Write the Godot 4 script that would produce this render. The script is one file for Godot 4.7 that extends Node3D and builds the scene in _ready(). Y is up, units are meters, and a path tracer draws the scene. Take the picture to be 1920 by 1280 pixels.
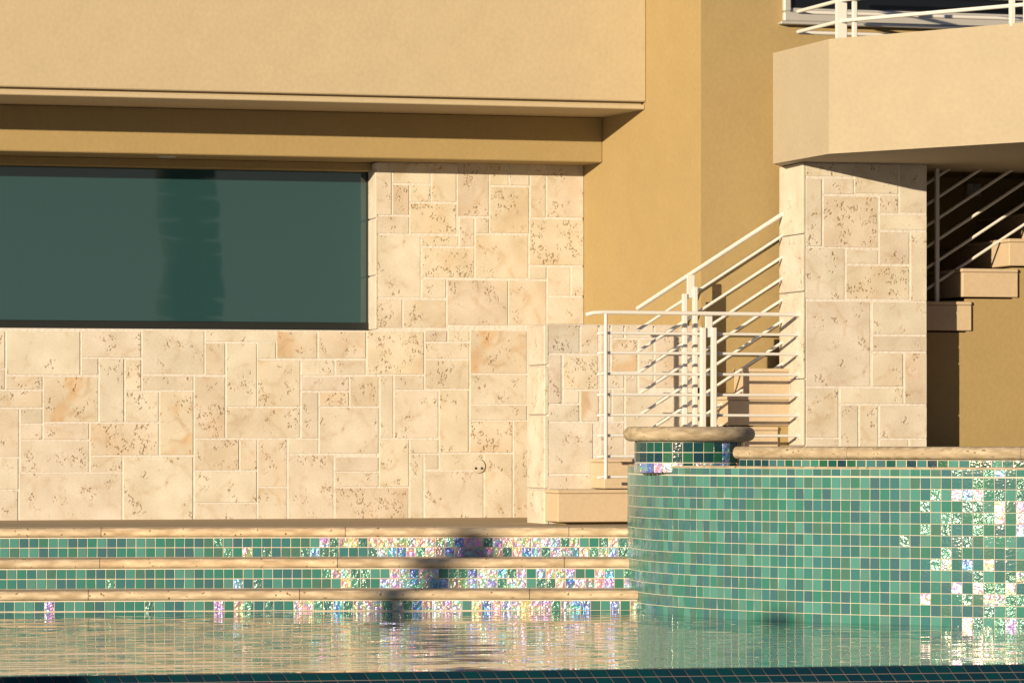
extends Node3D
# A hotel pool at golden hour: stone-clad facade, mosaic pool steps, raised mosaic spa, stairs with white railings.
# Axes: x along the facade, y up from the water surface, z towards the viewer. Metres.

const WALL_Z := -21.61          # face of the stone facing
const LOW_Z := -20.00           # face of the low stone wall
const PILLAR_Z := -19.52        # face of the stone pillar
const STAIR_Z := -19.74         # outer side of the stair blocks
const FRONT_Z := -20.005        # ochre wall beside the pillar
const BACK_Z := -20.90          # back of the recess under the balcony
const SOFFIT := 2.346           # underside of the balcony
const DECK := 0.402
const SPA_RIM := 0.72

const WALL_STONES := [
	[2754, 1251, 2836, 1465, 0], [2838, 1216, 3261, 1466, 0], [3263, 1317, 3609, 1469, 0], [3611, 1224, 3974, 1476, 0], [3974, 1410, 4549, 1479, 0], [3974, 1220, 4094, 1404, 1],
	[4096, 1039, 4278, 1405, 0], [2754, 1132, 2836, 1251, 0], [2836, 1133, 3047, 1213, 1], [3048, 950, 3364, 1211, 3], [3263, 1217, 3364, 1314, 0], [3366, 950, 3511, 1314, 0],
	[3513, 1127, 3609, 1309, 2], [3611, 1132, 3910, 1218, 0], [3912, 858, 4094, 1214, 2], [2754, 1032, 3047, 1130, 1], [2754, 752, 2914, 1029, 1], [2916, 942, 3047, 1030, 0],
	[2916, 850, 3047, 940, 1], [3049, 850, 3311, 948, 1], [3312, 762, 3710, 948, 2], [3513, 950, 3710, 1125, 0], [3712, 763, 3910, 1129, 3], [2916, 666, 3312, 849, 0],
	[2754, 569, 2911, 751, 0], [3314, 666, 3502, 760, 1], [3503, 387, 3908, 758, 0], [2911, 383, 3502, 666, 0], [2754, 385, 2909, 568, 0], [4096, 859, 4530, 1037, 1],
	[3912, 676, 4174, 856, 1], [4176, 676, 4280, 856, 1], [3912, 490, 4278, 675, 0], [3912, 385, 4278, 490, 0], [4275, 1314, 4389, 1413, 0], [4279, 580, 4454, 857, 1],
	[4279, 400, 4454, 579, 1], [4391, 1317, 4632, 1475, 3], [4634, 1319, 4919, 1477, 1], [4275, 1041, 4532, 1310, 1], [4534, 1219, 4733, 1311, 0], [4735, 1224, 4917, 1312, 0],
	[4534, 1130, 4818, 1216, 0], [4640, 1042, 4818, 1128, 2], [4820, 1042, 4994, 1219, 1], [4534, 857, 4638, 1127, 0], [4456, 768, 4638, 857, 0], [4640, 771, 4994, 1039, 0],
	[4456, 399, 4728, 767, 0], [4730, 667, 4994, 754, 0], [4730, 578, 4994, 666, 0], [4733, 398, 5172, 577, 2], [4921, 1228, 5263, 1479, 2], [5265, 1418, 5402, 1487, 0],
	[5404, 1419, 5535, 1488, 1], [5265, 1318, 5535, 1415, 1], [5265, 1145, 5535, 1315, 1], [4999, 859, 5081, 1225, 0], [5082, 1139, 5263, 1225, 0], [5082, 859, 5350, 1137, 0],
	[5352, 775, 5530, 1142, 1], [5537, 1236, 5881, 1489, 3], [5537, 1056, 5881, 1233, 0], [5535, 964, 5881, 1054, 0], [5535, 775, 5795, 962, 2], [5797, 402, 5891, 962, 1],
	[4996, 578, 5174, 855, 1], [5176, 770, 5350, 855, 0], [5176, 400, 5261, 769, 0], [5263, 680, 5350, 768, 0], [5352, 673, 5620, 772, 0], [5263, 402, 5620, 672, 0],
	[5622, 405, 5795, 772, 1], [5883, 411, 5992, 1510, 0], [4976, 2148, 5071, 2454, 0], [5072, 2332, 5303, 2456, 1], [5072, 2150, 5175, 2326, 1], [5176, 2226, 5303, 2326, 1],
	[5305, 2229, 5458, 2460, 1], [5176, 2044, 5458, 2222, 2], [5460, 2149, 5652, 2463, 1], [5654, 2331, 5771, 2467, 3], [5773, 2331, 5897, 2469, 0], [5654, 2053, 5894, 2325, 2],
	[5899, 2145, 5996, 2471, 1], [5998, 2149, 6229, 2473, 1], [4976, 2040, 5175, 2145, 0], [4976, 1672, 5244, 2036, 0], [5246, 1971, 5469, 2037, 2], [5246, 1790, 5565, 1966, 2],
	[5470, 1972, 5565, 2142, 0], [5567, 2049, 5652, 2143, 0], [5567, 1789, 5890, 2046, 1], [5894, 1869, 6229, 2140, 2], [5246, 1671, 5395, 1784, 0], [5397, 1516, 5767, 1780, 1],
	[5768, 1518, 6000, 1781, 1], [5892, 1787, 6000, 1863, 0], [6002, 1691, 6146, 1864, 0], [6148, 1692, 6229, 1866, 0], [6002, 1525, 6229, 1686, 0], [4976, 1496, 5134, 1666, 1],
	[5136, 1498, 5395, 1665, 1], 
]
const LOW_WALL_STONES := [
	[5550, 1319, 5740, 1476, 4], [5742, 1316, 5846, 1478, 1], [5550, 1046, 5638, 1315, 0], [5643, 1123, 5846, 1311, 2], [5643, 1048, 5738, 1120, 0], [5550, 950, 5738, 1044, 0],
	[5742, 950, 5848, 1120, 3], [5550, 665, 5816, 946, 0], [5550, 515, 5813, 662, 0], [5855, 1221, 5911, 1484, 0], [5914, 1403, 5991, 1485, 0], [5994, 1404, 6159, 1485, 0],
	[5916, 1222, 6068, 1401, 3], [6070, 1132, 6159, 1402, 0], [6162, 1133, 6446, 1487, 1], [5855, 1131, 5992, 1218, 0], [5995, 1105, 6068, 1219, 0], [5855, 992, 5920, 1128, 0],
	[5921, 951, 5992, 1128, 0], [5995, 855, 6446, 1103, 0], [5855, 577, 5992, 948, 0], [5995, 575, 6446, 852, 0], 
]
const PILLAR_STONES := [
	[6862, 2267, 7141, 2348, 0], [7142, 2179, 7397, 2353, 1], [7400, 2079, 7564, 2358, 0], [6862, 1891, 6958, 2259, 0], [6962, 2174, 7141, 2261, 0], [6963, 1886, 7280, 2167, 2],
	[7283, 2076, 7397, 2174, 0], [7283, 1985, 7564, 2071, 0], [7283, 1801, 7461, 1977, 1], [7464, 1601, 7564, 1980, 0], [7093, 1799, 7280, 1880, 0], [6862, 1607, 7090, 1887, 0],
	[7093, 1610, 7461, 1794, 2], [6864, 1138, 7236, 1600, 0], [7242, 1420, 7564, 1598, 0], [7242, 1328, 7564, 1415, 0], [7242, 1139, 7423, 1323, 1], [7429, 1044, 7564, 1324, 1],
	[6864, 862, 7053, 1134, 1], [7058, 1044, 7426, 1134, 0], [7058, 671, 7166, 1040, 0], [7170, 671, 7280, 1040, 1], [7284, 859, 7564, 1040, 0], [7284, 670, 7455, 856, 0],
	[7458, 670, 7564, 856, 0], [6864, 671, 7055, 860, 0], 
]

var rng := RandomNumberGenerator.new()
var taken := {}
var paint := {}

# ---------------------------------------------------------------- naming and tagging

func numbered(called: String) -> String:
	var n: int = taken.get(called, 0)
	taken[called] = n + 1
	return called if n == 0 else "%s_%03d" % [called, n]

func thing(called: String, label: String, category: String, group := "") -> Node3D:
	var o := Node3D.new()
	o.name = numbered(called)
	add_child(o, true)
	o.set_meta("label", label)
	o.set_meta("category", category)
	if group:
		o.set_meta("group", group)
	return o

var counts := {}

func part(called: String, mesh: Mesh, m: Material, parent: Node3D, at := Transform3D()) -> MeshInstance3D:
	var o := MeshInstance3D.new()
	o.mesh = mesh
	if m:
		o.material_override = m
	var key := [parent.get_instance_id(), called]
	var n: int = counts.get(key, 0)
	counts[key] = n + 1
	o.name = called if n == 0 else "%s_%03d" % [called, n]
	o.transform = at
	parent.add_child(o, true)
	return o

func structure(called: String, mesh: Mesh, m: Material) -> MeshInstance3D:
	var o := part(called, mesh, m, self)
	o.set_meta("kind", "structure")
	return o

# ---------------------------------------------------------------- materials

func lin(r: float, g: float, b: float, a := 1.0) -> Color:
	var c := Color(r, g, b).linear_to_srgb()
	c.a = a
	return c

func plain(called: String, c: Color, rough := 0.7, metal := 0.0) -> StandardMaterial3D:
	var m := StandardMaterial3D.new()
	m.resource_name = called
	m.albedo_color = c
	m.roughness = rough
	m.metallic = metal
	return m

func noise_bytes(side: int, seed_: int, freq: float, octaves: int, ridged := false) -> PackedByteArray:
	var n := FastNoiseLite.new()
	n.seed = seed_
	n.noise_type = FastNoiseLite.TYPE_SIMPLEX_SMOOTH
	n.frequency = freq
	n.fractal_type = FastNoiseLite.FRACTAL_RIDGED if ridged else FastNoiseLite.FRACTAL_FBM
	n.fractal_octaves = octaves
	var im := n.get_seamless_image(side, side, false, false, 0.15)
	im.convert(Image.FORMAT_L8)
	return im.get_data()

func grey_texture(side: int, data: PackedByteArray) -> ImageTexture:
	return ImageTexture.create_from_image(Image.create_from_data(side, side, false, Image.FORMAT_L8, data))

# Coral stone: pale cream with tan veins and clusters of worm-shaped pits. Returns [albedo, height].
func stone_textures(seed_: int, pits: float, veins: float, stain: float, warm: Color) -> Array:
	var side := 768
	var cloud := noise_bytes(side, seed_, 0.006, 4)
	var vein := noise_bytes(side, seed_ + 1, 0.007, 3, true)
	var worm := noise_bytes(side, seed_ + 2, 0.088, 2)
	var cluster := noise_bytes(side, seed_ + 3, 0.011, 3)
	var grain := noise_bytes(side, seed_ + 4, 0.12, 3)
	var blot := noise_bytes(side, seed_ + 5, 0.005, 3)
	var hole := noise_bytes(side, seed_ + 6, 0.03, 2)
	var color := PackedByteArray()
	var height := PackedByteArray()
	color.resize(side * side * 3)
	height.resize(side * side)
	for i in side * side:
		var c := cloud[i] / 255.0
		var g := grain[i] / 255.0
		var v := smoothstep(0.62, 0.95, vein[i] / 255.0) * veins
		var k := smoothstep(0.62 - pits, 0.80 - pits * 0.6, cluster[i] / 255.0)
		var w := absf(worm[i] / 255.0 - 0.5)
		var blob := smoothstep(0.60, 0.70, worm[i] / 255.0) * smoothstep(0.40, 0.60, hole[i] / 255.0)
		var p := k * maxf(blob, 0.55 * smoothstep(0.045, 0.012, w) * smoothstep(0.52, 0.72, hole[i] / 255.0))
		var b := smoothstep(0.52, 0.76, blot[i] / 255.0 + 0.16 * (g - 0.5)) * stain
		var t := 0.87 + 0.09 * (c - 0.5) + 0.06 * (g - 0.5)
		var r := t * 1.0
		var gg := t * (0.985 - 0.02 * (1.0 - c))
		var bb := t * (0.955 - 0.05 * (1.0 - c))
		r = lerpf(r, t * 0.90, v); gg = lerpf(gg, t * 0.81, v); bb = lerpf(bb, t * 0.70, v)
		r = lerpf(r, warm.r * t, b); gg = lerpf(gg, warm.g * t, b); bb = lerpf(bb, warm.b * t, b)
		var dirt := p * 0.37
		r = lerpf(r, 0.47, dirt); gg = lerpf(gg, 0.32, dirt); bb = lerpf(bb, 0.18, dirt)
		color[i * 3] = int(clampf(r, 0, 1) * 255)
		color[i * 3 + 1] = int(clampf(gg, 0, 1) * 255)
		color[i * 3 + 2] = int(clampf(bb, 0, 1) * 255)
		height[i] = int(clampf(0.74 - 0.64 * p + 0.05 * (g - 0.5) - 0.05 * v, 0, 1) * 255)
	var im := Image.create_from_data(side, side, false, Image.FORMAT_RGB8, color)
	return [ImageTexture.create_from_image(im), grey_texture(side, height)]

func relief(m: StandardMaterial3D, t: Texture2D, depth_cm: float, per_metre: float) -> StandardMaterial3D:
	m.heightmap_enabled = true
	m.heightmap_texture = t
	m.heightmap_scale = depth_cm
	m.uv1_triplanar = true
	m.uv1_world_triplanar = true
	m.uv1_triplanar_sharpness = 6.0
	m.uv1_scale = Vector3.ONE * per_metre
	return m

var stone_kinds := []           # five lists of materials: smooth, flecked, porous, orange, grey
var greens := []                # plain glass tiles
var hammered := []              # glass tiles with a strongly rippled face
var glint_tiles := []                # iridescent, rippled glass tiles with sun glint painted into a pale colour

func make_materials() -> void:
	var warm := Color(0.93, 0.74, 0.54)
	var looks := [stone_textures(11, 0.04, 0.34, 0.0, warm), stone_textures(31, 0.12, 0.38, 0.12, warm), stone_textures(51, 0.32, 0.25, 0.15, warm), stone_textures(71, 0.14, 0.6, 0.42, warm)]
	var tints := [lin(0.735, 0.735, 0.785), lin(0.74, 0.73, 0.765), lin(0.75, 0.735, 0.755), lin(0.74, 0.725, 0.74), lin(0.63, 0.64, 0.68)]
	for kind in 5:
		var made := []
		for v in 5:
			var look: Array = looks[[0, 1, 2, 3, 2][kind]]
			var tint: Color = tints[kind]
			var t: float = 1.0 + [-0.012, 0.012, 0.0, -0.006, 0.018][v]
			var m := plain("coral_stone", Color(tint.r * t, tint.g * t * (1.0 + 0.003 * (v - 2)), tint.b * t), 0.85)
			m.albedo_texture = look[0]
			relief(m, look[1], 0.5, 0.72)
			m.metallic_specular = 0.3
			m.uv1_offset = Vector3(v * 0.37 + kind * 0.13, v * 0.61 + kind * 0.29, v * 0.17)
			made.append(m)
		stone_kinds.append(made)

	var side := 512
	var fine := noise_bytes(side, 5, 0.06, 4)
	var mottle := noise_bytes(side, 6, 0.008, 4)
	var stucco_h := PackedByteArray()
	var stucco_c := PackedByteArray()
	stucco_h.resize(side * side)
	stucco_c.resize(side * side)
	for i in side * side:
		stucco_h[i] = int(clampf(fine[i] * 0.9 + mottle[i] * 0.1, 0, 255))
		stucco_c[i] = int(clampf(236 + (mottle[i] - 128) * 0.025 + (fine[i] - 128) * 0.04, 0, 255))
	var sh := grey_texture(side, stucco_h)
	var sc := grey_texture(side, stucco_c)
	for row in [["peach", lin(0.548, 0.462, 0.338)], ["cream", lin(0.445, 0.392, 0.318)], ["ochre", lin(0.398, 0.305, 0.164)], ["mortar", lin(0.71, 0.69, 0.715)], ["tread", lin(0.60, 0.49, 0.385)], ["grout", lin(0.68, 0.62, 0.56)], ["spa_grout", lin(0.58, 0.585, 0.545)], ["deck", lin(0.48, 0.39, 0.285)]]:
		var m := plain(row[0], row[1], 0.9)
		m.albedo_texture = sc
		m.metallic_specular = 0.25
		relief(m, sh, 0.06 if row[0] != "mortar" else 0.3, 0.9)
		paint[row[0]] = m

	# coping: honed travertine with long streaks
	var streak := noise_bytes(side, 21, 0.010, 4)
	var holes := noise_bytes(side, 22, 0.05, 2)
	var cc := PackedByteArray()
	var ch := PackedByteArray()
	cc.resize(side * side * 3)
	ch.resize(side * side)
	for y in side:
		for x in side:
			var i := y * side + x
			var s := streak[((y * 3) % side) * side + x] / 255.0
			var p := 0.8 * smoothstep(0.74, 0.84, holes[i] / 255.0) * smoothstep(0.48, 0.65, s)
			var t := 0.76 + 0.28 * (s - 0.4)
			cc[i * 3] = int(clampf(lerpf(t, 0.35, p), 0, 1) * 255)
			cc[i * 3 + 1] = int(clampf(lerpf(t * (0.90 + 0.05 * s), 0.26, p), 0, 1) * 255)
			cc[i * 3 + 2] = int(clampf(lerpf(t * (0.78 + 0.10 * s), 0.18, p), 0, 1) * 255)
			ch[i] = int(clampf(0.7 - 0.6 * p + 0.2 * (s - 0.5), 0, 1) * 255)
	var cm := ImageTexture.create_from_image(Image.create_from_data(side, side, false, Image.FORMAT_RGB8, cc))
	var chh := grey_texture(side, ch)
	for v in 3:
		var m := plain("travertine_coping", [lin(0.86, 0.83, 0.80), lin(0.80, 0.77, 0.74), lin(0.9, 0.84, 0.78)][v], 0.6)
		m.albedo_texture = cm
		relief(m, chh, 0.3, 1.1)
		m.uv1_offset = Vector3(v * 0.31, v * 0.17, v * 0.43)
		paint["coping_%d" % v] = m
	var worn := plain("weathered_coping", lin(0.60, 0.595, 0.575), 0.7)
	worn.albedo_texture = cm
	relief(worn, chh, 0.5, 1.6)
	paint["worn"] = worn

	paint["white"] = plain("white_enamel", lin(0.62, 0.63, 0.67), 0.35)
	paint["frame"] = plain("dark_frame", lin(0.012, 0.015, 0.016), 0.4)
	paint["aluminium"] = plain("pale_aluminium", lin(0.50, 0.50, 0.52), 0.35, 0.3)
	paint["dark_wall"] = plain("dark_interior", lin(0.05, 0.05, 0.05), 0.8)
	var sway := grey_texture(256, noise_bytes(256, 8, 0.012, 2))
	var glass := plain("tinted_glass", lin(0.018, 0.058, 0.072), 0.02)
	glass.metallic_specular = 0.70
	relief(glass, sway, 0.035, 0.5)
	paint["glass"] = glass
	var dusk := plain("dark_glass", lin(0.006, 0.008, 0.014), 0.04)
	dusk.metallic_specular = 0.4
	paint["dark_glass"] = dusk

	# glass mosaic: hue varies from tile to tile; some faces are hammered, some pale with painted glint
	var soft := grey_texture(512, noise_bytes(512, 41, 0.030, 2))
	var rippled := grey_texture(512, noise_bytes(512, 43, 0.030, 3))
	var hue := noise_bytes(512, 45, 0.008, 1)
	var painted_sheen := PackedByteArray()           # the film is iridescent sheen painted as colour, drifting from gold through rose to blue
	painted_sheen.resize(512 * 512 * 3)
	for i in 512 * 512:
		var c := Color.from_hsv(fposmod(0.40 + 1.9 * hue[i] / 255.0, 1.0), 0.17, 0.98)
		painted_sheen[i * 3] = int(c.r * 255)
		painted_sheen[i * 3 + 1] = int(c.g * 250)
		painted_sheen[i * 3 + 2] = int(c.b * 255)
	var sheen := ImageTexture.create_from_image(Image.create_from_data(512, 512, false, Image.FORMAT_RGB8, painted_sheen))
	var hues := [[0.026, 0.178, 0.170], [0.048, 0.225, 0.215], [0.026, 0.150, 0.172], [0.030, 0.168, 0.142], [0.028, 0.138, 0.170], [0.028, 0.162, 0.188], [0.055, 0.235, 0.228], [0.026, 0.142, 0.150], [0.042, 0.155, 0.140], [0.030, 0.128, 0.160], [0.058, 0.205, 0.198], [0.022, 0.180, 0.160]]
	for n in hues.size():
		var h: Array = hues[n]
		var m := plain("glass_tile", lin(h[0] + 0.014, h[1] * 0.95, h[2]), 0.11)
		m.metallic_specular = 0.36
		relief(m, soft, 0.05, 4.0)
		m.uv1_offset = Vector3(n * 0.21, n * 0.37, n * 0.11)
		greens.append(m)
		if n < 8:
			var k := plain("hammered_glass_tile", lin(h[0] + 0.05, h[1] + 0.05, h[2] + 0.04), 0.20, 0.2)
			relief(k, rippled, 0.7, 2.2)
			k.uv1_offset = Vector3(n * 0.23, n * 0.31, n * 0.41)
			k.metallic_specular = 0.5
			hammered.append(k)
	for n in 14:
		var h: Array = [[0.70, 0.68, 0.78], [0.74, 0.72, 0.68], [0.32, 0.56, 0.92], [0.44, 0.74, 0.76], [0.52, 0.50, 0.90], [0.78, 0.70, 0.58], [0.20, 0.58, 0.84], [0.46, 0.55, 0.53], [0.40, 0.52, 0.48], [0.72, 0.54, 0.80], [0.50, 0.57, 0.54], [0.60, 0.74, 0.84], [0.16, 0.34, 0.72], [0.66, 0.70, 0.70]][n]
		var m := plain("painted_glint_tile", lin(h[0], h[1], h[2]), 0.30, 0.40)  # pale colour stands in for sun glint on the glass
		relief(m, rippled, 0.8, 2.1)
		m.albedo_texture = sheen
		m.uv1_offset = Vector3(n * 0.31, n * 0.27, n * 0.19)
		glint_tiles.append(m)
	paint["navy_0"] = plain("navy_tile", lin(0.003, 0.026, 0.046), 0.25)
	paint["navy_1"] = plain("navy_tile", lin(0.002, 0.031, 0.046), 0.25)
	paint["navy_2"] = plain("navy_tile", lin(0.003, 0.022, 0.042), 0.25)
	for n in 3:
		paint["navy_%d" % n].metallic_specular = 0.28
	paint["navy_grout"] = plain("navy_grout", lin(0.12, 0.11, 0.135), 0.8)
	paint["deep_0"] = plain("deep_teal_tile", lin(0.008, 0.075, 0.07), 0.15)
	paint["deep_1"] = plain("deep_teal_tile", lin(0.006, 0.05, 0.065), 0.15)
	paint["deep_2"] = plain("deep_teal_tile", lin(0.015, 0.10, 0.07), 0.15)
	paint["deep_3"] = plain("deep_teal_tile", lin(0.008, 0.04, 0.07), 0.15)
	for n in 4:
		relief(paint["deep_%d" % n], soft, 0.08, 4.0)
	paint["pool"] = plain("pool_plaster", lin(0.10, 0.30, 0.28), 0.6)
	var w := plain("water", lin(0.06, 0.15, 0.14, 0.35), 0.0)
	w.transparency = BaseMaterial3D.TRANSPARENCY_ALPHA
	w.metallic_specular = 0.5
	paint["water"] = w
	paint["ground"] = plain("sandy_paving", lin(0.40, 0.33, 0.25), 0.9)
	paint["bark"] = plain("palm_bark", lin(0.045, 0.040, 0.032), 0.9)
	paint["leaf"] = plain("leaf", lin(0.035, 0.075, 0.022), 0.6)

# ---------------------------------------------------------------- meshes

func quad(st: SurfaceTool, a: Vector3, b: Vector3, c: Vector3, d: Vector3, na: Vector3, nb := Vector3.ZERO, nc := Vector3.ZERO, nd := Vector3.ZERO) -> void:
	if nb == Vector3.ZERO:
		nb = na; nc = na; nd = na
	var v := [a, b, c, d]
	var n := [na, nb, nc, nd]
	var order := [0, 1, 2, 0, 2, 3]
	if (b - a).cross(c - a).dot(na + nc) > 0.0:
		order = [0, 2, 1, 0, 3, 2]
	for k in order:
		st.set_normal(n[k])
		st.add_vertex(v[k])

func tri(st: SurfaceTool, a: Vector3, b: Vector3, c: Vector3, n: Vector3) -> void:
	if (b - a).cross(c - a).dot(n) > 0.0:
		var t := b
		b = c
		c = t
	for v in [a, b, c]:
		st.set_normal(n)
		st.add_vertex(v)

func begin() -> SurfaceTool:
	var st := SurfaceTool.new()
	st.begin(Mesh.PRIMITIVE_TRIANGLES)
	return st

# A box from lo to hi with chamfered edges.
func add_box(st: SurfaceTool, lo: Vector3, hi: Vector3, bevel := 0.004) -> void:
	var c := (lo + hi) / 2.0
	var h := (hi - lo) / 2.0
	var e := minf(bevel, minf(h.x, minf(h.y, h.z)) * 0.45)
	var axes := [Vector3.RIGHT, Vector3.UP, Vector3.BACK]
	for a in 3:
		var u: Vector3 = axes[(a + 1) % 3]
		var v: Vector3 = axes[(a + 2) % 3]
		var hu: float = h[(a + 1) % 3]
		var hv: float = h[(a + 2) % 3]
		var w: Vector3 = axes[a]
		for s in [-1.0, 1.0]:
			var m: Vector3 = c + w * h[a] * s
			quad(st, m - u * (hu - e) - v * (hv - e), m + u * (hu - e) - v * (hv - e), m + u * (hu - e) + v * (hv - e), m - u * (hu - e) + v * (hv - e), w * s)
		for su in [-1.0, 1.0]:      # the four edges along axis a
			for sv in [-1.0, 1.0]:
				var n: Vector3 = (u * su + v * sv).normalized()
				var p0: Vector3 = c + u * su * hu + v * sv * (hv - e)
				var p1: Vector3 = c + u * su * (hu - e) + v * sv * hv
				var along: Vector3 = w * (h[a] - e)
				quad(st, p0 - along, p0 + along, p1 + along, p1 - along, n)
	for sx in [-1.0, 1.0]:
		for sy in [-1.0, 1.0]:
			for sz in [-1.0, 1.0]:
				var k := Vector3(sx, sy, sz)
				tri(st, c + Vector3(h.x, h.y - e, h.z - e) * k, c + Vector3(h.x - e, h.y, h.z - e) * k, c + Vector3(h.x - e, h.y - e, h.z) * k, k.normalized())

func box(lo: Vector3, hi: Vector3, bevel := 0.004) -> ArrayMesh:
	var st := begin()
	add_box(st, lo, hi, bevel)
	return st.commit()

# A polygon in plan, standing from y0 to y1.
func prism(poly: PackedVector2Array, y0: float, y1: float) -> ArrayMesh:
	var st := begin()
	var n := poly.size()
	var area := 0.0
	for i in n:
		area += poly[i].cross(poly[(i + 1) % n])
	for i in n:
		var a := poly[i]
		var b := poly[(i + 1) % n]
		var d := (b - a).normalized()
		var out := Vector2(d.y, -d.x) * signf(area)
		quad(st, Vector3(a.x, y0, a.y), Vector3(b.x, y0, b.y), Vector3(b.x, y1, b.y), Vector3(a.x, y1, a.y), Vector3(out.x, 0, out.y))
	var t := Geometry2D.triangulate_polygon(poly)
	for i in range(0, t.size(), 3):
		for up in [true, false]:
			var y := y1 if up else y0
			tri(st, Vector3(poly[t[i]].x, y, poly[t[i]].y), Vector3(poly[t[i + 1]].x, y, poly[t[i + 1]].y), Vector3(poly[t[i + 2]].x, y, poly[t[i + 2]].y), Vector3.UP if up else Vector3.DOWN)
	return st.commit()

# Sides to the left of the direction of travel are "out". Profile: rows of [out, up, normal out, normal up] in pairs.
func sweep(path: PackedVector2Array, outs: PackedVector2Array, profile: Array, y: float, ends: bool) -> ArrayMesh:
	var st := begin()
	for i in path.size() - 1:
		for k in range(0, profile.size(), 2):
			var p: Array = profile[k]
			var q: Array = profile[k + 1]
			var pts := []
			var ns := []
			for c in [[i, p], [i + 1, p], [i + 1, q], [i, q]]:
				var at: Vector2 = path[c[0]] + outs[c[0]] * c[1][0]
				pts.append(Vector3(at.x, y + c[1][1], at.y))
				var o: Vector2 = outs[c[0]] * c[1][2]
				ns.append(Vector3(o.x, c[1][3], o.y).normalized())
			quad(st, pts[0], pts[1], pts[2], pts[3], ns[0], ns[1], ns[2], ns[3])
	if ends:
		for e in [0, path.size() - 1]:
			var along: Vector2 = (path[1] - path[0]).normalized() * -1.0 if e == 0 else (path[e] - path[e - 1]).normalized()
			var ring := []
			for k in range(0, profile.size(), 2):
				var at: Vector2 = path[e] + outs[e] * profile[k][0]
				ring.append(Vector3(at.x, y + profile[k][1], at.y))
			for k in range(1, ring.size() - 1):
				tri(st, ring[0], ring[k], ring[k + 1], Vector3(along.x, 0, along.y))
	return st.commit()

# A coping's section: flat underside, half-round nose, flat top.
func nose(depth: float, thick: float, overhang: float) -> Array:
	var r := thick / 2.0
	var rows := [[-depth, 0.0, 0, -1], [overhang - r, 0.0, 0, -1]]
	for k in 8:
		for j in [k, k + 1]:
			var a: float = -PI / 2 + PI * j / 8.0
			rows.append([overhang - r + r * cos(a), r + r * sin(a), cos(a), sin(a)])
	rows.append_array([[overhang - r, thick, 0, 1], [-depth, thick, 0, 1], [-depth, thick, -1, 0], [-depth, 0.0, -1, 0]])
	return rows

func ring_path(c: Vector2, r: float, n: int) -> Array:
	var path := PackedVector2Array()
	var outs := PackedVector2Array()
	for i in n + 1:
		var d := Vector2(cos(TAU * i / n), sin(TAU * i / n))
		path.append(c + d * r)
		outs.append(d)
	return [path, outs]

func tube(points: Array, r: float, sides := 10) -> ArrayMesh:
	var st := begin()
	add_tube(st, points, r, sides)
	return st.commit()

func add_tube(st: SurfaceTool, points: Array, r: float, sides := 10) -> void:
	var rings := []
	var normals := []
	for i in points.size():
		var d: Vector3 = ((points[mini(i + 1, points.size() - 1)] - points[maxi(i - 1, 0)]) as Vector3).normalized()
		var u := d.cross(Vector3.UP if absf(d.y) < 0.9 else Vector3.RIGHT).normalized()
		var v := d.cross(u)
		var ring := []
		var ns := []
		for k in sides:
			var n := u * cos(TAU * k / sides) + v * sin(TAU * k / sides)
			ring.append(points[i] + n * r)
			ns.append(n)
		rings.append(ring)
		normals.append(ns)
	for i in points.size() - 1:
		for k in sides:
			var l := (k + 1) % sides
			quad(st, rings[i][k], rings[i][l], rings[i + 1][l], rings[i + 1][k], normals[i][k], normals[i][l], normals[i + 1][l], normals[i + 1][k])
	for e in [0, points.size() - 1]:
		var d: Vector3 = (points[1] - points[0]) * -1.0 if e == 0 else points[e] - points[e - 1]
		for k in sides:
			tri(st, points[e], rings[e][k], rings[e][(k + 1) % sides], d.normalized())

# One mosaic tile, its back at z = 0, its face pillowed a little.
func tile_mesh(w: float, h: float, d: float) -> ArrayMesh:
	var st := begin()
	var e := 0.0010
	var x := w / 2.0
	var y := h / 2.0
	var f := [Vector3(-x + e, -y + e, d), Vector3(x - e, -y + e, d), Vector3(x - e, y - e, d), Vector3(-x + e, y - e, d)]
	var n := []
	var g := []
	for s in [Vector2(-1, -1), Vector2(1, -1), Vector2(1, 1), Vector2(-1, 1)]:
		n.append(Vector3(s.x * 0.015, s.y * 0.015, 1).normalized())
		g.append(Vector3(s.x * x, s.y * y, d - e))
	quad(st, f[0], f[1], f[2], f[3], n[0], n[1], n[2], n[3])
	for i in 4:
		var j := (i + 1) % 4
		var side: Vector3 = [Vector3.DOWN, Vector3.RIGHT, Vector3.UP, Vector3.LEFT][i]
		quad(st, f[i], f[j], g[j], g[i], (side + Vector3.BACK).normalized())
		quad(st, g[i], g[j], Vector3(g[j].x, g[j].y, 0), Vector3(g[i].x, g[i].y, 0), side)
	return st.commit()

func upright(at: Vector3, out: Vector2, tip := 0.0, yaw := 0.0) -> Transform3D:
	var z := Vector3(out.x, 0, out.y).normalized()
	var b := Basis(Vector3.UP.cross(z), Vector3.UP, z)
	return Transform3D(b * Basis.from_euler(Vector3(tip, yaw, 0)), at)

# Many tiles as one mesh, one surface per material.
func joined(list: Array) -> ArrayMesh:
	var by := {}
	for t in list:
		if not by.has(t[2]):
			by[t[2]] = begin()
		by[t[2]].append_from(t[0], 0, t[1])
	var out := ArrayMesh.new()
	for m in by:
		by[m].commit(out)
		out.surface_set_material(out.get_surface_count() - 1, m)
	return out

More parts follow.
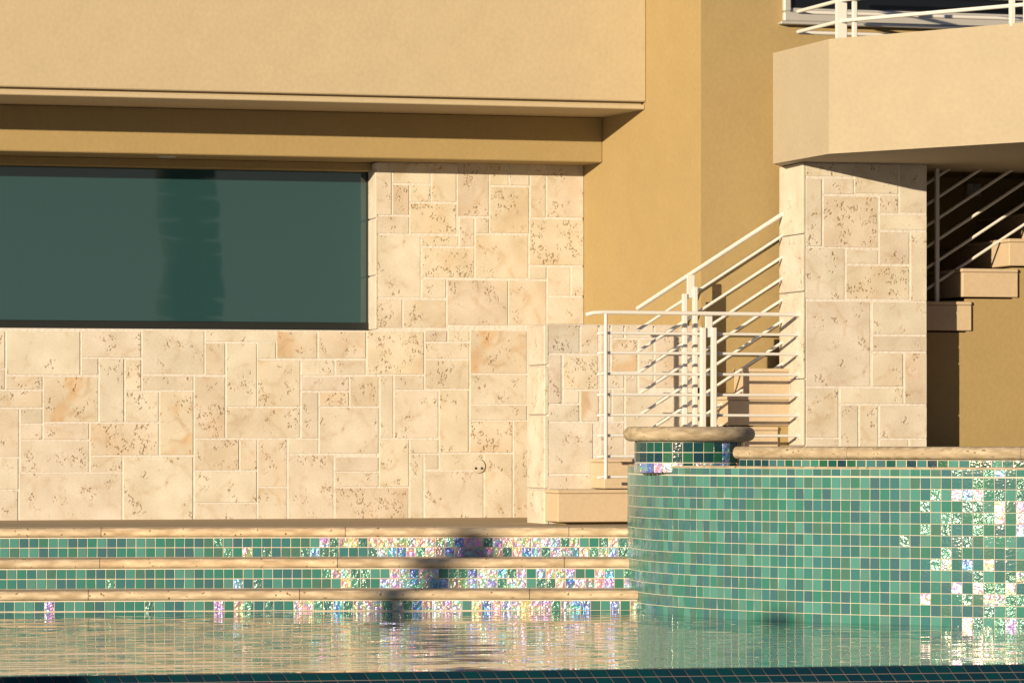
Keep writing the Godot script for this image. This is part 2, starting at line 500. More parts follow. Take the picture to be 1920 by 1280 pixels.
# A path resampled at equal steps: [points, outward normals]. "Out" is to the side of lower curvature index, given by flip.
func resample(points: PackedVector2Array, pitch: float, flip: float) -> Array:
	var c := Curve2D.new()
	for i in points.size():
		var t := (points[mini(i + 1, points.size() - 1)] - points[maxi(i - 1, 0)]) / 6.0
		c.add_point(points[i], -t, t)
	c.bake_interval = 0.01
	var n := int(c.get_baked_length() / pitch)
	var path := PackedVector2Array()
	var outs := PackedVector2Array()
	for i in n + 1:
		path.append(c.sample_baked(i * pitch, true))
	for i in n + 1:
		var d := (path[mini(i + 1, n)] - path[maxi(i - 1, 0)]).normalized()
		outs.append(Vector2(d.y, -d.x) * flip)
	return [path, outs]

func pick(list: Array) -> Variant:
	return list[rng.randi_range(0, list.size() - 1)]

func lay_stones(list: Array, front: float, parent: Node3D, thick := 0.03) -> void:
	for s in list:
		var y0: float = s[1] / 1000.0
		var proud := rng.randf_range(-0.001, 0.0015)
		var lo := Vector3(s[0] / 1000.0 + 0.0035, y0 + 0.0035, front - thick)
		var hi := Vector3(s[2] / 1000.0 - 0.0035, s[3] / 1000.0 - 0.0035, front + proud)
		var o := part("stone", box(lo, hi, 0.0022), pick(stone_kinds[s[4]]), parent)
		o.material_override = pick(stone_kinds[s[4]])

# ---------------------------------------------------------------- the scene

func _ready() -> void:
	rng.seed = 20
	var cam := Camera3D.new()
	cam.name = "camera"
	cam.position = Vector3(0, 0.865, 0)
	cam.rotation.y = deg_to_rad(-15.0)
	cam.projection = Camera3D.PROJECTION_FRUSTUM
	cam.near = 0.1
	cam.far = 400.0
	cam.size = 0.1 * 1280.0 / 7200.0
	cam.frustum_offset = Vector2(0, 0.1 * 180.0 / 7200.0)
	add_child(cam)
	cam.current = true

	var sky := ProceduralSkyMaterial.new()
	sky.sky_top_color = Color(0.40, 0.48, 0.61)
	sky.sky_horizon_color = Color(0.74, 0.72, 0.66)
	sky.ground_horizon_color = Color(0.62, 0.55, 0.46)
	sky.ground_bottom_color = Color(0.40, 0.34, 0.27)
	sky.sun_angle_max = 12.0
	var env := Environment.new()
	env.background_mode = Environment.BG_SKY
	env.sky = Sky.new()
	env.sky.sky_material = sky
	env.background_energy_multiplier = 0.52
	env.tonemap_mode = Environment.TONE_MAPPER_LINEAR
	env.tonemap_exposure = 1.5
	env.sdfgi_enabled = true
	env.ssao_enabled = true
	env.ssil_enabled = true
	var around := WorldEnvironment.new()
	around.name = "surroundings"
	around.environment = env
	add_child(around)

	var sun := DirectionalLight3D.new()
	sun.name = "sun"
	sun.light_energy = 1.5
	sun.light_color = Color(1.0, 0.90, 0.72)
	sun.light_angular_distance = 0.5
	sun.shadow_enabled = true
	sun.basis = Basis.looking_at(Vector3(1.2, -0.24, -1.0).normalized())
	add_child(sun)

	make_materials()
	build_setting()
	build_building()
	build_pillar_and_low_wall()
	build_stairs()
	build_balcony()
	build_steps()
	build_spa()
	build_weir()
	build_railings()
	build_far_side()

# ---------------------------------------------------------------- setting

func weir_z(x: float) -> float:
	return -13.908 + 0.0669 * (x - 1.808)

func step_z(x: float, row: int) -> float:
	var bow := 0.028 * pow(maxf(0.0, x - 3.2), 2.0)
	return -19.054 + 0.169 * (x - 2.477) + bow - 0.28 * row

func build_setting() -> void:
	structure("ground", box(Vector3(-160, -1.4, -160), Vector3(160, -1.0, 160), 0.001), paint.ground)
	# pool water: long low ripples that run along the facade
	var swell := FastNoiseLite.new()
	swell.seed = 3
	swell.frequency = 1.0
	swell.fractal_octaves = 1
	var chop := FastNoiseLite.new()
	chop.seed = 9
	chop.frequency = 1.0
	chop.fractal_octaves = 2
	var xs := []
	var x := -4.0
	while x < 10.0:
		xs.append(x)
		x += 0.06 if x > 1.5 and x < 7.2 else 0.4
	var rows := 260
	var st := begin()
	st.set_smooth_group(0)
	for i in xs.size():
		for j in rows + 1:
			var z0 := weir_z(xs[i])
			var z := lerpf(z0, -20.6, float(j) / rows)
			var calm := clampf(float(j) / 10.0, 0.0, 1.0)
			var h := 0.0016 * swell.get_noise_2d(xs[i] * 0.5, z * 2.6) + 0.0015 * chop.get_noise_2d(xs[i] * 1.5 + 40.0, z * 8.0) + 0.0003 * swell.get_noise_2d(xs[i] * 3.0, z * 15.0 + 70.0)
			st.add_vertex(Vector3(xs[i], h * calm, z))
	for i in xs.size() - 1:
		for j in rows:
			var a := i * (rows + 1) + j
			var b := a + rows + 1
			for k in [a, a + 1, b, b, a + 1, b + 1]:
				st.add_index(k)
	st.generate_normals()
	structure("pool_water", st.commit(), paint.water)
	structure("pool_basin", prism([Vector2(-4.1, -20.6), Vector2(10, -20.6), Vector2(10, weir_z(10.0) - 0.1), Vector2(-4.1, weir_z(-4.1) - 0.1)], -1.0, -0.75), paint.pool)
	# terrace between the pool steps and the facade
	var edge := PackedVector2Array()
	x = -4.0
	while x < 6.9:
		edge.append(Vector2(x, step_z(x, 2) - 0.29))
		x += 0.2
	edge.append_array([Vector2(9.9, -19.3), Vector2(9.9, -22.1), Vector2(-4.0, -22.1)])
	structure("pool_deck", prism(edge, 0.10, DECK - 0.003), paint.deck)
	structure("pool_side", box(Vector3(-4.6, -1.0, -22.0), Vector3(-4.0, 0.30, -14.0), 0.01), paint.grout)

# ---------------------------------------------------------------- the house

func build_building() -> void:
	var b := thing("hotel_building", "ochre and peach rendered building with stone facing and a long tinted window", "building")
	var side := PackedVector2Array([Vector2(6.227, -21.655), Vector2(6.227, -21.61), Vector2(6.431, FRONT_Z), Vector2(7.25, FRONT_Z), Vector2(7.25, BACK_Z), Vector2(12, BACK_Z), Vector2(12, -26), Vector2(6.227, -26)])
	part("rendered_wall", prism(side, 0.1, SOFFIT + 0.03), paint.ochre, b)
	var over := PackedVector2Array([side[0], side[1], side[2], Vector2(12, FRONT_Z), side[6], side[7]])
	part("rendered_wall", prism(over, SOFFIT + 0.03, 6.4), paint.ochre, b)
	part("rear_wall", box(Vector3(-1.5, 0.1, -26), Vector3(6.227, 6.4, -22.0), 0.01), paint.ochre, b)
	part("fascia", box(Vector3(-1.5, 2.759, -22.0), Vector3(6.340, 6.0, -20.732), 0.006), paint.peach, b)
	part("shadow_groove", box(Vector3(-1.5, 2.743, -22.0), Vector3(6.325, 2.759, -20.775), 0.001), paint.peach, b)
	part("drip_trim", box(Vector3(-1.5, 2.717, -22.0), Vector3(6.336, 2.743, -20.746), 0.004), paint.peach, b)
	part("beam", box(Vector3(-1.5, 2.457, -22.0), Vector3(6.262, 2.717, -21.340), 0.006), paint.ochre, b)
	part("window_head", box(Vector3(-1.5, 2.408, -22.0), Vector3(4.971, 2.457, -21.70), 0.004), paint.ochre, b)

	var facing := part("stone_facing", null, null, b)
	var st := begin()
	add_box(st, Vector3(-1.5, 0.1, -22.0), Vector3(4.985, 1.482, WALL_Z - 0.0028), 0.003)
	add_box(st, Vector3(4.985, 0.1, -22.0), Vector3(6.222, 2.457, WALL_Z - 0.0028), 0.003)
	facing.mesh = st.commit()
	facing.material_override = paint.mortar
	var low := []
	for s in WALL_STONES:
		low.append([s[0], 380 if s[1] < 470 else s[1], s[2], s[3], s[4]])
	lay_stones(low, WALL_Z, facing)
	# the stones go on to the left of the picture
	var sx := -1480
	while sx < 2740:
		var w := mini(rng.randi_range(150, 420), 2752 - sx)
		if 2752 - (sx + w) < 140:
			w = 2752 - sx
		var y := 385
		while y < 1470:
			var h := mini(rng.randi_range(110, 330), 1480 - y)
			if 1480 - (y + h) < 90:
				h = 1480 - y
			lay_stones([[sx, y, sx + w, y + h, rng.randi_range(0, 2)]], WALL_Z, facing)
			y += h
		sx += w
	for row in [[1487, 1800], [1800, 2130], [2130, 2455]]:   # reveal beside the window
		part("stone", box(Vector3(4.972, row[0] / 1000.0 + 0.003, WALL_Z - 0.24), Vector3(4.988, row[1] / 1000.0 - 0.003, WALL_Z + 0.001), 0.004), stone_kinds[0][rng.randi_range(0, 4)], facing)

	var wide := part("window", box(Vector3(-1.5, 1.484, -21.86), Vector3(4.971, 1.532, -21.775), 0.004), paint.frame, b)
	part("pane", box(Vector3(-1.5, 1.532, -21.83), Vector3(4.971, 2.408, -21.80), 0.001), paint.glass, wide)
	part("jamb", box(Vector3(4.963, 1.532, -21.80), Vector3(4.971, 2.408, -21.785), 0.002), paint.frame, wide)

	var upper := part("upper_window", box(Vector3(6.895, 3.148, FRONT_Z), Vector3(10.5, 3.202, FRONT_Z + 0.045), 0.008), paint.aluminium, b)
	part("frame", box(Vector3(6.895, 3.202, FRONT_Z), Vector3(6.940, 5.0, FRONT_Z + 0.045), 0.008), paint.aluminium, upper)
	part("frame", box(Vector3(6.940, 3.202, FRONT_Z), Vector3(10.5, 3.226, FRONT_Z + 0.025), 0.004), paint.aluminium, upper)
	part("frame", box(Vector3(9.0, 3.226, FRONT_Z), Vector3(9.05, 5.0, FRONT_Z + 0.025), 0.004), paint.aluminium, upper)
	part("frame", box(Vector3(6.895, 5.0, FRONT_Z), Vector3(10.5, 5.06, FRONT_Z + 0.045), 0.006), paint.aluminium, upper)
	part("pane", box(Vector3(6.940, 3.226, FRONT_Z - 0.01), Vector3(10.5, 5.0, FRONT_Z + 0.012), 0.001), paint.dark_glass, upper)
	part("sill", box(Vector3(6.875, 3.133, FRONT_Z), Vector3(10.5, 3.147, FRONT_Z + 0.055), 0.003), paint.aluminium, upper)

	var lamp := ring_path(Vector2(3.74, -21.53), 0.058, 24)
	part("recessed_light", sweep(lamp[0], lamp[1], [[-0.057, -0.006, 0, -1], [-0.012, -0.006, 0, -1], [-0.012, -0.006, 0.4, -1], [0.0, 0.0, 1, -0.3]], 2.457, false), paint.aluminium, b)

	# a round plugged outlet low on the stone facing
	var plug := CylinderMesh.new()
	plug.top_radius = 0.038
	plug.bottom_radius = 0.040
	plug.height = 0.02
	var o := part("round_outlet", plug, stone_kinds[0][2], b, Transform3D(Basis(Vector3.RIGHT, PI / 2), Vector3(5.588, 0.698, WALL_Z - 0.002)))
	var rim := TorusMesh.new()
	rim.inner_radius = 0.037
	rim.outer_radius = 0.0415
	rim.rings = 28
	part("rim", rim, paint.deck, o, Transform3D(Basis(), Vector3(0, 0.006, 0)))
	for s in [[-0.017, 1], [0.019, 2]]:
		var hole := SphereMesh.new()
		hole.radius = 0.008
		hole.height = 0.012
		part("hole", hole, paint.bark, o, Transform3D(Basis(), Vector3(s[0], 0.009, 0.012)))

	var e := thing("electrical_box", "small pale grey junction box on the shaded wall above the stairs", "box")
	part("case", box(Vector3(8.325, 2.262, BACK_Z), Vector3(8.415, 2.342, BACK_Z + 0.05), 0.004), paint.aluminium, e)
	for sy in [2.272, 2.324]:
		part("screw", box(Vector3(8.366, sy, BACK_Z + 0.05), Vector3(8.374, sy + 0.008, BACK_Z + 0.053), 0.001), paint.frame, e)

func build_pillar_and_low_wall() -> void:
	var p := thing("stone_pillar", "square pillar clad in cream coral stone under the balcony", "pillar")
	part("core", box(Vector3(6.866, 0.1, -19.905), Vector3(7.562, SOFFIT, PILLAR_Z - 0.0028), 0.004), paint.mortar, p)
	var list := []
	for s in PILLAR_STONES:
		list.append([maxi(s[0], 6860), s[1], mini(s[2], 7572), mini(s[3], 2344), s[4]])
	lay_stones(list, PILLAR_Z, p)
	var y := 0.4
	for h in [0.42, 0.36, 0.47, 0.31, 0.384]:
		part("stone", box(Vector3(6.849, y + 0.002, -19.908), Vector3(6.863, y + h - 0.002, PILLAR_Z + 0.0005), 0.003), pick(stone_kinds[0]), p)
		part("stone", box(Vector3(7.53, y + 0.004, -19.908), Vector3(7.5735, y + h - 0.004, PILLAR_Z - 0.034), 0.005), pick(stone_kinds[1]), p)
		y += h

	var l := thing("low_stone_wall", "low cream stone wall beside the stairs behind the white railings", "wall")
	part("core", box(Vector3(5.555, 0.30, -20.345), Vector3(6.41, 1.466, LOW_Z - 0.0028), 0.004), paint.mortar, l)
	list = []
	for s in LOW_WALL_STONES:
		list.append([maxi(s[0], 5560), maxi(s[1], 385), mini(s[2], 6440), mini(s[3], 1478), s[4]])
	lay_stones(list, LOW_Z, l)
	y = 0.385
	for h in [0.20, 0.40, 0.27, 0.222]:
		part("stone", box(Vector3(5.538, y + 0.003, -20.35), Vector3(5.566, y + h - 0.003, LOW_Z + 0.002), 0.006), pick(stone_kinds[0]), l)
		y += h
	var x := 5.566
	for w in [0.33, 0.29, 0.235]:
		part("stone", box(Vector3(x + 0.002, 1.462, -20.35), Vector3(x + w - 0.002, 1.480, LOW_Z - 0.034), 0.004), pick(stone_kinds[0]), l)
		x += w

func build_stairs() -> void:
	var s := thing("stone_staircase", "outdoor staircase of cream stone blocks climbing right past the pillar", "staircase")
	var rows := [[5.543, 6.10, 0.413, 0.586, -19.995], [5.801, 6.528, 0.591, 0.751, -19.995], [6.44, 6.786, 0.764, 0.923, FRONT_Z], [6.50, 7.053, 0.930, 1.088, FRONT_Z], [6.62, 7.321, 1.096, 1.239, FRONT_Z], [7.278, 7.600, 1.265, 1.427, BACK_Z], [7.575, 7.909, 1.452, 1.612, BACK_Z], [7.856, 8.183, 1.638, 1.794, BACK_Z], [8.130, 8.459, 1.812, 1.962, BACK_Z], [8.404, 8.733, 1.982, 2.132, BACK_Z], [8.678, 9.007, 2.152, 2.300, BACK_Z]]
	for n in rows.size():
		var r: Array = rows[n]
		var tread := part("tread_block", box(Vector3(r[0], r[2], r[4]), Vector3(r[1], r[3] - 0.021, STAIR_Z), 0.004), paint.tread, s)
		part("nosing", box(Vector3(r[0] - 0.006, r[3] - 0.020, r[4]), Vector3(r[1], r[3], STAIR_Z + 0.005), 0.005), paint.tread, tread)
	# rendered wall that carries the blocks, a little behind their faces, its top stepped
	part("carrying_wall", box(Vector3(6.11, 0.38, -19.99), Vector3(6.46, 0.585, STAIR_Z - 0.018), 0.002), paint.ochre, s)
	part("carrying_wall", box(Vector3(5.60, 0.38, -19.99), Vector3(6.09, 0.412, STAIR_Z - 0.07), 0.002), paint.ochre, s)
	var profile := PackedVector2Array([Vector2(6.50, 0.38), Vector2(6.50, rows[2][2] - 0.010)])
	for n in range(3, rows.size()):
		profile.append(Vector2(rows[n][0] + 0.03, rows[n - 1][2] - 0.010))
		profile.append(Vector2(rows[n][0] + 0.03, rows[n][2] - 0.010))
	profile.append_array([Vector2(10.0, rows[10][2] - 0.010), Vector2(10.0, 0.38)])
	var upended := prism(profile, -BACK_Z * -1.0, STAIR_Z - 0.016)
	part("carrying_wall", upended, paint.ochre, s, Transform3D(Basis(Vector3.RIGHT, Vector3.BACK, Vector3.UP), Vector3.ZERO))

func build_balcony() -> void:
	var b := thing("balcony", "cream rendered balcony with an angled solid parapet over the pillar", "balcony")
	var outer := PackedVector2Array([Vector2(6.92, FRONT_Z), Vector2(6.745, -19.709), Vector2(6.789, -18.937), Vector2(9.4, -15.04), Vector2(11.5, -15.04), Vector2(11.5, FRONT_Z)])
	part("slab", prism(outer, SOFFIT, SOFFIT + 0.16), paint.cream, b)
	var inner := PackedVector2Array([Vector2(7.06, FRONT_Z), Vector2(6.90, -19.74), Vector2(6.935, -18.98), Vector2(9.48, -15.19), Vector2(11.5, -15.19)])
	for i in 4:
		var a := outer[i]
		var c := outer[i + 1]
		part("parapet", prism([a, c, inner[i + 1], inner[i]], SOFFIT + 0.16, 2.945), paint.cream, b)

# ---------------------------------------------------------------- pool steps

func tile_material(glint_share: float) -> Material:
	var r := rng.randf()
	if r < glint_share:
		return pick(glint_tiles) if rng.randf() < 0.25 + 0.65 * glint_share else pick(hammered)
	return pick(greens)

func build_steps() -> void:
	var pitch := 0.0495
	var tile := tile_mesh(0.0457, 0.0457, 0.0026)
	var names := ["lowest pool step at the waterline with a single visible row of mosaic", "middle pool step with two rows of green mosaic under its coping", "top pool step below the stone wall with two rows of mosaic"]
	for row in [2, 1, 0]:
		var s := thing("pool_step", names[row], "step", "mosaic steps down into the pool")
		var line := PackedVector2Array()
		var x := -3.9
		while x < 6.35:
			line.append(Vector2(x, step_z(x, row)))
			x += 0.25
		var top: float = 0.102 + 0.15 * row
		var bed := line.duplicate()
		bed.append_array([Vector2(6.1, -19.9), Vector2(-3.9, -20.4)])
		part("grout_bed", prism(bed, -0.76 if row == 0 else top - 0.16, top - 0.048), paint.grout, s)
		# coping stones
		var fine := resample(line, 0.05, -1.0)
		var start: int = [7, 13, 4][row]
		var at := 0
		var n := start
		while at < fine[0].size() - 1:
			var to := mini(at + n, fine[0].size() - 1)
			var p: PackedVector2Array = fine[0].slice(at, to + 1)
			var o: PackedVector2Array = fine[1].slice(at, to + 1)
			p[0] += (p[1] - p[0]).normalized() * 0.0015
			p[p.size() - 1] -= (p[1] - p[0]).normalized() * 0.0015
			part("coping_stone", sweep(p, o, nose(0.29, 0.048, 0.020), top - 0.048, true), paint["coping_%d" % rng.randi_range(0, 2)], s)
			at = to
			n = rng.randi_range(18, 25)
		# mosaic
		var tiles := resample(line, pitch, -1.0)
		var loose := []
		for i in tiles[0].size() - 1:
			var p: Vector2 = (tiles[0][i] + tiles[0][i + 1]) / 2.0
			if p.x > 6.2:
				continue
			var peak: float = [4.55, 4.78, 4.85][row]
			var glint_share := clampf(1.05 * exp(-pow((p.x - peak) / (0.75 if p.x < peak else 0.95), 2.0)) + 0.012, 0.0, 0.97)  # pale tiles gather around a painted sun glint on each step
			for k in (3 if row == 0 else 2):
				var y := top - 0.048 - 0.0035 - 0.0495 * (k + 0.5)
				var tf := upright(Vector3(p.x, y, p.y), tiles[1][i], rng.randfn(0.0, 0.012), rng.randfn(0.0, 0.015))
				if p.x > 2.1 and p.x < 5.75 and not (row == 0 and k > 0):
					part("tile", tile, tile_material(glint_share), s, tf)
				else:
					loose.append([tile, tf, tile_material(glint_share)])
		var rest := part("mosaic_rest", joined(loose), null, s)
		rest.set_meta("kind", "stuff")

# ---------------------------------------------------------------- spa

const SPA_LINE := [5.80, -19.25, 5.66, -18.90, 5.59, -18.68, 5.553, -18.45, 5.541, -18.227, 5.564, -17.943, 5.613, -17.753, 5.671, -17.598, 5.798, -17.331, 5.934, -17.107, 6.079, -16.920, 6.308, -16.685, 6.544, -16.483, 6.788, -16.312, 7.041, -16.170, 7.39, -16.013, 7.751, -15.889, 8.3, -15.76, 9.0, -15.66]

func build_spa() -> void:
	var s := thing("raised_spa", "curved raised spa clad in green glass mosaic with a spill rim", "spa")
	var line := PackedVector2Array()
	for i in range(0, SPA_LINE.size(), 2):
		line.append(Vector2(SPA_LINE[i] + 0.028, SPA_LINE[i + 1]))
	var fine := resample(line, 0.05, -1.0)
	var shell: PackedVector2Array = fine[0].duplicate()
	shell.append_array([Vector2(9.6, -15.7), Vector2(9.6, -19.0), Vector2(6.6, -19.3)])
	part("grout_bed", prism(shell, -0.76, SPA_RIM), paint.spa_grout, s)
	var tile := tile_mesh(0.0473, 0.0502, 0.0024)
	var pitch_y := 0.0533
	var cols := resample(line, 0.0505, -1.0)
	var loose := []
	var placed := 0
	for i in cols[0].size() - 1:
		var p: Vector2 = (cols[0][i] + cols[0][i + 1]) / 2.0
		var o: Vector2 = (cols[1][i] + cols[1][i + 1]).normalized()
		var glint_share := clampf((p.x - 6.32) * 1.15, 0.0, 0.62)  # painted glint: more pale tiles towards the right of the spa
		for k in 15:
			var y := SPA_RIM - 0.040 / 2.0 - pitch_y * (k - 0.125)
			var h := 1.0
			if k == 0:
				y = SPA_RIM - 0.0185
				h = 0.62
			var tf := upright(Vector3(p.x, y, p.y), o, rng.randfn(0.0, 0.020), rng.randfn(0.0, 0.024))
			tf.basis.y *= h
			var m := tile_material(glint_share)
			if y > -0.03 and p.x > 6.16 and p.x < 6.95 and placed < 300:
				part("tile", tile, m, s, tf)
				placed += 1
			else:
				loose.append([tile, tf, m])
	part("mosaic_rest", joined(loose), null, s).set_meta("kind", "stuff")
	# thin stone lip on the rim
	var lip := resample(line, 0.05, -1.0)
	part("rim", sweep(lip[0], lip[1], [[-0.13, 0.008, 0, 1], [-0.004, 0.008, 0, 1], [-0.004, 0.008, 1, 0.6], [0.006, 0.0, 1, 0.2]], SPA_RIM, false), paint.worn, s)

	# inner kerb: a band of tiles under a heavy rounded coping
	var inner := PackedVector2Array()
	for i in cols[0].size():
		if cols[0][i].x > 5.5 and i > 33:
			inner.append(cols[0][i] - cols[1][i] * 0.19)
	var kerb := resample(inner, 0.05, -1.0)
	var body: PackedVector2Array = kerb[0].duplicate()
	body.append_array([Vector2(9.3, -16.2), Vector2(9.3, -17.4), Vector2(6.4, -17.4)])
	part("kerb_bed", prism(body, SPA_RIM, 0.762), paint.grout, s)
	var at := 0
	while at < kerb[0].size() - 1:
		var to := mini(at + rng.randi_range(14, 19), kerb[0].size() - 1)
		var p: PackedVector2Array = kerb[0].slice(at, to + 1)
		var o: PackedVector2Array = kerb[1].slice(at, to + 1)
		p[0] += (p[1] - p[0]).normalized() * 0.0015
		part("coping_stone", sweep(p, o, nose(0.30, 0.060, 0.045), 0.762, true), paint.worn, s)
		at = to
	var pool := PackedVector2Array()
	for i in kerb[0].size():
		pool.append(kerb[0][i] - kerb[1][i] * 0.27)
	pool.append_array([Vector2(9.25, -17.3), Vector2(6.55, -17.3)])
	structure("spa_water", prism(pool, 0.770, 0.795), paint.water)
	structure("spa_terrace", prism([Vector2(6.45, -17.42), Vector2(9.5, -17.42), Vector2(9.5, -19.5), Vector2(6.84, -19.5)], 0.3, 0.79), paint.deck)
	var band := resample(inner, 0.052, -1.0)
	loose = []
	for i in band[0].size() - 1:
		var p: Vector2 = (band[0][i] + band[0][i + 1]) / 2.0
		loose.append([tile, upright(Vector3(p.x, 0.742, p.y), band[1][i]) * Transform3D(Basis.from_scale(Vector3(1, 0.62, 1))), paint["deep_%d" % rng.randi_range(0, 3)] if rng.randf() < 0.6 else pick(greens)])
	part("kerb_mosaic", joined(loose), null, s).set_meta("kind", "stuff")

	# round post at the end of the spa
	var c := thing("mosaic_post", "squat round mosaic post with a thick bullnose stone cap", "post")
	var hub := Vector2(5.757, -18.10)
	var neck := ring_path(hub, 0.268, 48)
	part("core", sweep(neck[0], neck[1], [[0.0, 0.0, 1, 0], [0.0, 0.15, 1, 0]], 0.70, false), paint.spa_grout, c)
	var n := 33
	var small := tile_mesh(0.0465, 0.0465, 0.0025)
	for i in n:
		var a := TAU * i / n
		var d := Vector2(cos(a), sin(a))
		for k in 3:
			var y := 0.846 - 0.0028 - 0.0508 * (k + 0.5)
			var at3 := Vector3(hub.x + d.x * 0.268, y, hub.y + d.y * 0.268)
			var m: Material = pick(glint_tiles) if k == 2 and rng.randf() < 0.8 else (glint_tiles[[2, 6, 12, 7][rng.randi_range(0, 3)]] if rng.randf() < 0.09 else paint["deep_%d" % rng.randi_range(0, 3)])  # cap shade put into the colour: upper rows dark, sunlit lowest row pale
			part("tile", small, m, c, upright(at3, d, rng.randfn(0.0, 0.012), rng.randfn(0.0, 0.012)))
	var cap := ring_path(hub, 0.29, 56)
	part("cap_stone", sweep(cap[0], cap[1], nose(0.29, 0.072, 0.036), 0.846, false), paint.worn, c)

# ---------------------------------------------------------------- weir in front

func build_weir() -> void:
	var w := thing("weir_wall", "sloping navy tiled weir at the near edge of the pool", "wall")
	var e := Vector3(1, 0, 0.0669).normalized()
	var d := Vector3(0.0185, -0.0280, 0.010)
	var n := e.cross(d).normalized()
	if n.z < 0:
		n = -n
	var st := begin()
	var a := Vector3(-4.2, -0.006, weir_z(-4.2) - 0.004)
	var b := Vector3(10.2, -0.006, weir_z(10.2) - 0.004)
	var fall := Vector3(0, -1.0, 0.357)
	quad(st, a, b, b + fall, a + fall, n)
	var back := Vector3(0, 0, -0.16)
	quad(st, a + back, b + back, b + back + Vector3(0, -1, 0), a + back + Vector3(0, -1, 0), Vector3.FORWARD)
	quad(st, a, b, b + back, a + back, Vector3.UP)
	part("bed", st.commit(), paint.navy_grout, w)
	# slanting tiles: each a thin bevelled parallelogram
	var pitch := 0.0605
	var t := begin()
	var u := e * (pitch - 0.0042)
	var v := d * 0.89
	var p := [Vector3.ZERO, u, u + v, v]
	var mid := (u + v) / 2.0
	var f := []
	for q in p:
		f.append(q + (mid - q) * 0.05 + n * 0.0018)
	quad(t, f[0], f[1], f[2], f[3], n)
	for i in 4:
		var j := (i + 1) % 4
		quad(t, f[i], f[j], p[j], p[i], ((f[i] + f[j]) / 2.0 - mid).normalized())
	var mesh := t.commit()
	var loose := []
	var count := int(14.0 / pitch)
	for i in count:
		for k in 10:
			var x := -4.0 + i * pitch
			var at := Vector3(x, -0.003, weir_z(x) - 0.0012) + d * k
			var m: Material = paint["navy_%d" % rng.randi_range(0, 2)]
			if x + k * 0.0185 > 1.6 and x < 5.9 and k < 3:
				part("tile", mesh, m, w, Transform3D(Basis(), at))
			else:
				loose.append([mesh, Transform3D(Basis(), at), m])
	part("mosaic_rest", joined(loose), null, w).set_meta("kind", "stuff")

# ---------------------------------------------------------------- railings

func build_railings() -> void:
	var g := thing("guard_railing", "level white metal railing between the pillar and the mosaic post", "railing")
	var z := -19.575
	var right := 6.866
	part("top_rail", tube([Vector3(5.66, 1.517, z - 0.02), Vector3(5.69, 1.526, z), Vector3(5.75, 1.530, z), Vector3(right, 1.526, z)], 0.0115), paint.white, g)
	for y in [1.420, 1.315, 1.204, 1.094, 0.985, 0.876, 0.765, 0.655]:
		part("bar", tube([Vector3(5.722, y - 0.003, z - 0.016), Vector3(5.745, y, z), Vector3(6.835, y - 0.002, z), Vector3(right, y - 0.004, z - 0.02)], 0.0082), paint.white, g)
	for y in [1.526, 1.416, 1.311, 1.200, 1.090, 0.981, 0.872]:
		part("flange", tube([Vector3(right - 0.024, y, z - 0.019), Vector3(right - 0.012, y, z - 0.020)], 0.019, 12), paint.white, g)
		if y < 1.5:
			part("grey_ring", tube([Vector3(6.372, y + 0.003, z), Vector3(6.394, y + 0.003, z)], 0.0105), paint.aluminium, g)  # short grey ring around each bar beside the posts
	part("end_post", tube([Vector3(5.757, 0.645, z + 0.018), Vector3(5.757, 1.520, z + 0.018)], 0.0098), paint.white, g)
	for x in [6.293, 6.353]:
		part("post", box(Vector3(x - 0.012, 0.70, z + 0.010), Vector3(x + 0.014, 1.452, z + 0.048), 0.003), paint.white, g)
	part("connector", box(Vector3(6.308, 1.40, z + 0.020), Vector3(6.347, 1.514, z + 0.036), 0.003), paint.white, g)

	var h := thing("stair_railing", "sloping white metal handrail with parallel bars up the stairs", "railing")
	var za := -19.858
	var slope := 0.632
	for k in 9:
		var y0 := 1.558 - 0.1165 * k
		var xe := 8.95
		var mesh := tube([Vector3(6.019, y0, za), Vector3(xe, y0 + slope * (xe - 6.019), za)], 0.0125 if k == 0 else 0.0084)
		part("handrail" if k == 0 else "bar", mesh, paint.white, h)
	for x in [6.283, 6.342]:
		part("post", box(Vector3(x - 0.012, 0.752, za + 0.006), Vector3(x + 0.012, 1.662 + slope * (x - 6.313), za + 0.040), 0.003), paint.white, h)
	part("connector", box(Vector3(6.296, 1.62, za + 0.016), Vector3(6.340, 1.745, za + 0.030), 0.003), paint.white, h)
	part("post", box(Vector3(7.731, 1.612, za + 0.010), Vector3(7.753, 2.60, za + 0.034), 0.003), paint.white, h)

	var r := thing("balcony_railing", "white metal railing with doubled posts on the balcony parapet", "railing")
	for lift in [0.0, 0.109, 0.218, 0.327]:
		var y: float = 3.037 + lift
		part("bar", tube([Vector3(9.4, y, -19.50), Vector3(6.86, y, -19.50), Vector3(6.822, y, -19.495), Vector3(6.805, y, -19.47), Vector3(6.843, y, -18.91), Vector3(6.860, y, -18.86), Vector3(9.30, y, -15.215)], 0.0105), paint.white, r)
	part("plate_post", box(Vector3(6.818, 2.945, -18.925), Vector3(6.878, 3.40, -18.90), 0.003), paint.white, r)
	part("post", box(Vector3(6.884, 2.945, -18.855), Vector3(6.908, 3.40, -18.830), 0.003), paint.white, r)
	for x in [7.43, 7.478]:
		var zz: float = -18.82 + 1.494 * (x - 6.860)
		part("post", box(Vector3(x - 0.013, 2.93, zz - 0.05), Vector3(x + 0.013, 3.40, zz - 0.02), 0.003), paint.white, r)

# ---------------------------------------------------------------- behind the viewer

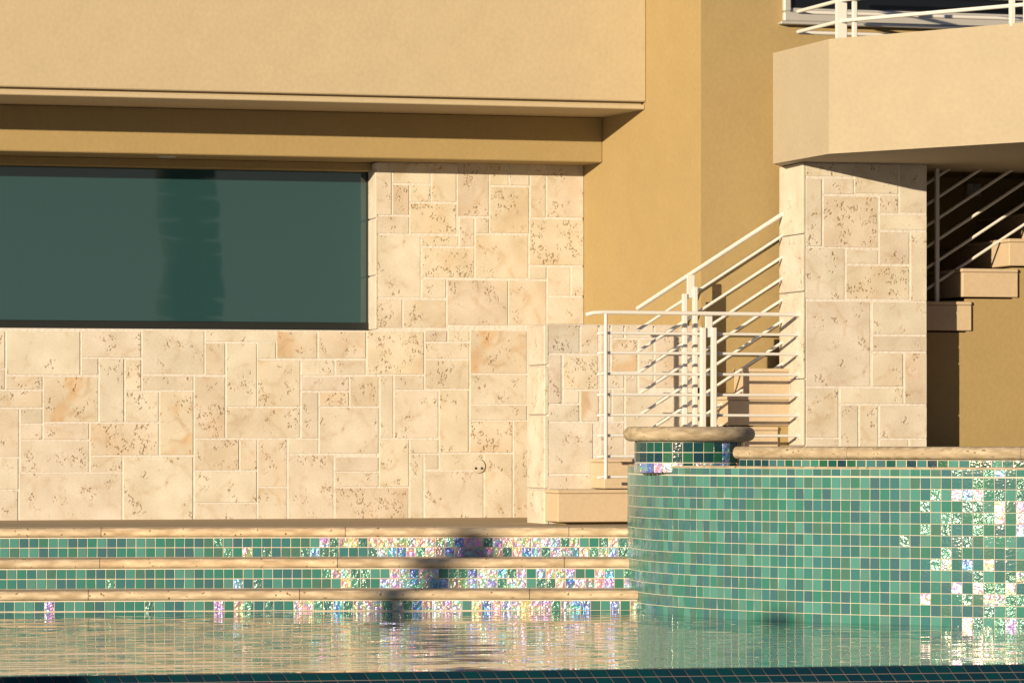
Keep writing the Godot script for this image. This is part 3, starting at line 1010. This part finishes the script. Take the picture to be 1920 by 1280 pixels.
func build_far_side() -> void:
	# unseen posts added only so that their shadows fall across the steps and the spa
	for row in [[-9.5, -7.1, 3.32, "unseen tall post added to cast a shadow over the pool steps", 0.085], [-4.93, -8.16, 2.19, "unseen short post with a wide head added to cast a shadow on the spa", 0.12]]:
		var l := thing("shadow_post", row[3], "shadow post")
		var base := Vector3(row[0], -1.0, row[1])
		part("pole", tube([base, Vector3(row[0], row[2] - 0.2, row[1])], row[4]), paint.frame, l)
		var head := SphereMesh.new()
		head.radius = row[4] * 1.5
		head.height = 0.36
		part("post_head", head, paint.aluminium, l, Transform3D(Basis(), Vector3(row[0], row[2] - 0.18, row[1])))
	var palm := thing("palm_tree", "tall palm with a thick grey trunk across the garden", "tree")
	var pts := []
	var foot := Vector3(8.9, -1.0, 6.0)
	for i in 40:
		pts.append(foot + Vector3(0.04 * sin(i * 0.5), i * 0.25, 0.0))
	var st := begin()
	for i in 39:
		add_tube(st, [pts[i], pts[i] + Vector3(0, 0.19, 0)], 0.42 - 0.002 * i + 0.008 * (i % 2), 14)
		add_tube(st, [pts[i] + Vector3(0, 0.19, 0), pts[i + 1]], 0.405 - 0.002 * i, 14)
	part("trunk", st.commit(), paint.bark, palm)
	for k in 16:
		var a := TAU * k / 16.0
		var d := Vector3(cos(a), 0, sin(a))
		var f := begin()
		var side := d.cross(Vector3.UP)
		for i in 22:
			var s := i / 22.0
			var c: Vector3 = pts[39] + d * 3.0 * s + Vector3.UP * (1.1 * s - 2.6 * s * s)
			for w in [-1.0, 1.0]:
				var tip: Vector3 = c + side * w * 0.75 * (1.0 - 0.6 * s) + d * 0.25 - Vector3.UP * 0.3
				tri(f, c, c + d * 0.10, tip, Vector3.UP)
		part("frond", f.commit(), paint.leaf, palm)
	var leaf := begin()
	tri(leaf, Vector3(-0.05, 0, 0), Vector3(0.05, 0, 0), Vector3(0, 0.14, 0.02), Vector3(0, 0, 1))
	var mm := MultiMesh.new()
	mm.transform_format = MultiMesh.TRANSFORM_3D
	mm.mesh = leaf.commit()
	mm.instance_count = 9000
	for i in 9000:
		var at := Vector3(rng.randf_range(-2, 34), -1.0 + 1.9 * rng.randf(), 12.0 + rng.randf_range(-0.5, 0.5))
		mm.set_instance_transform(i, Transform3D(Basis.from_euler(Vector3(rng.randf() * 6, rng.randf() * 6, rng.randf() * 6)) * Basis.from_scale(Vector3.ONE * 2.0), at))
	var hedge := MultiMeshInstance3D.new()
	hedge.name = "hedge"
	hedge.multimesh = mm
	hedge.material_override = paint.leaf
	add_child(hedge)
	hedge.set_meta("kind", "stuff")
	hedge.set_meta("label", "low clipped hedge across the garden behind the viewer")
	hedge.set_meta("category", "hedge")
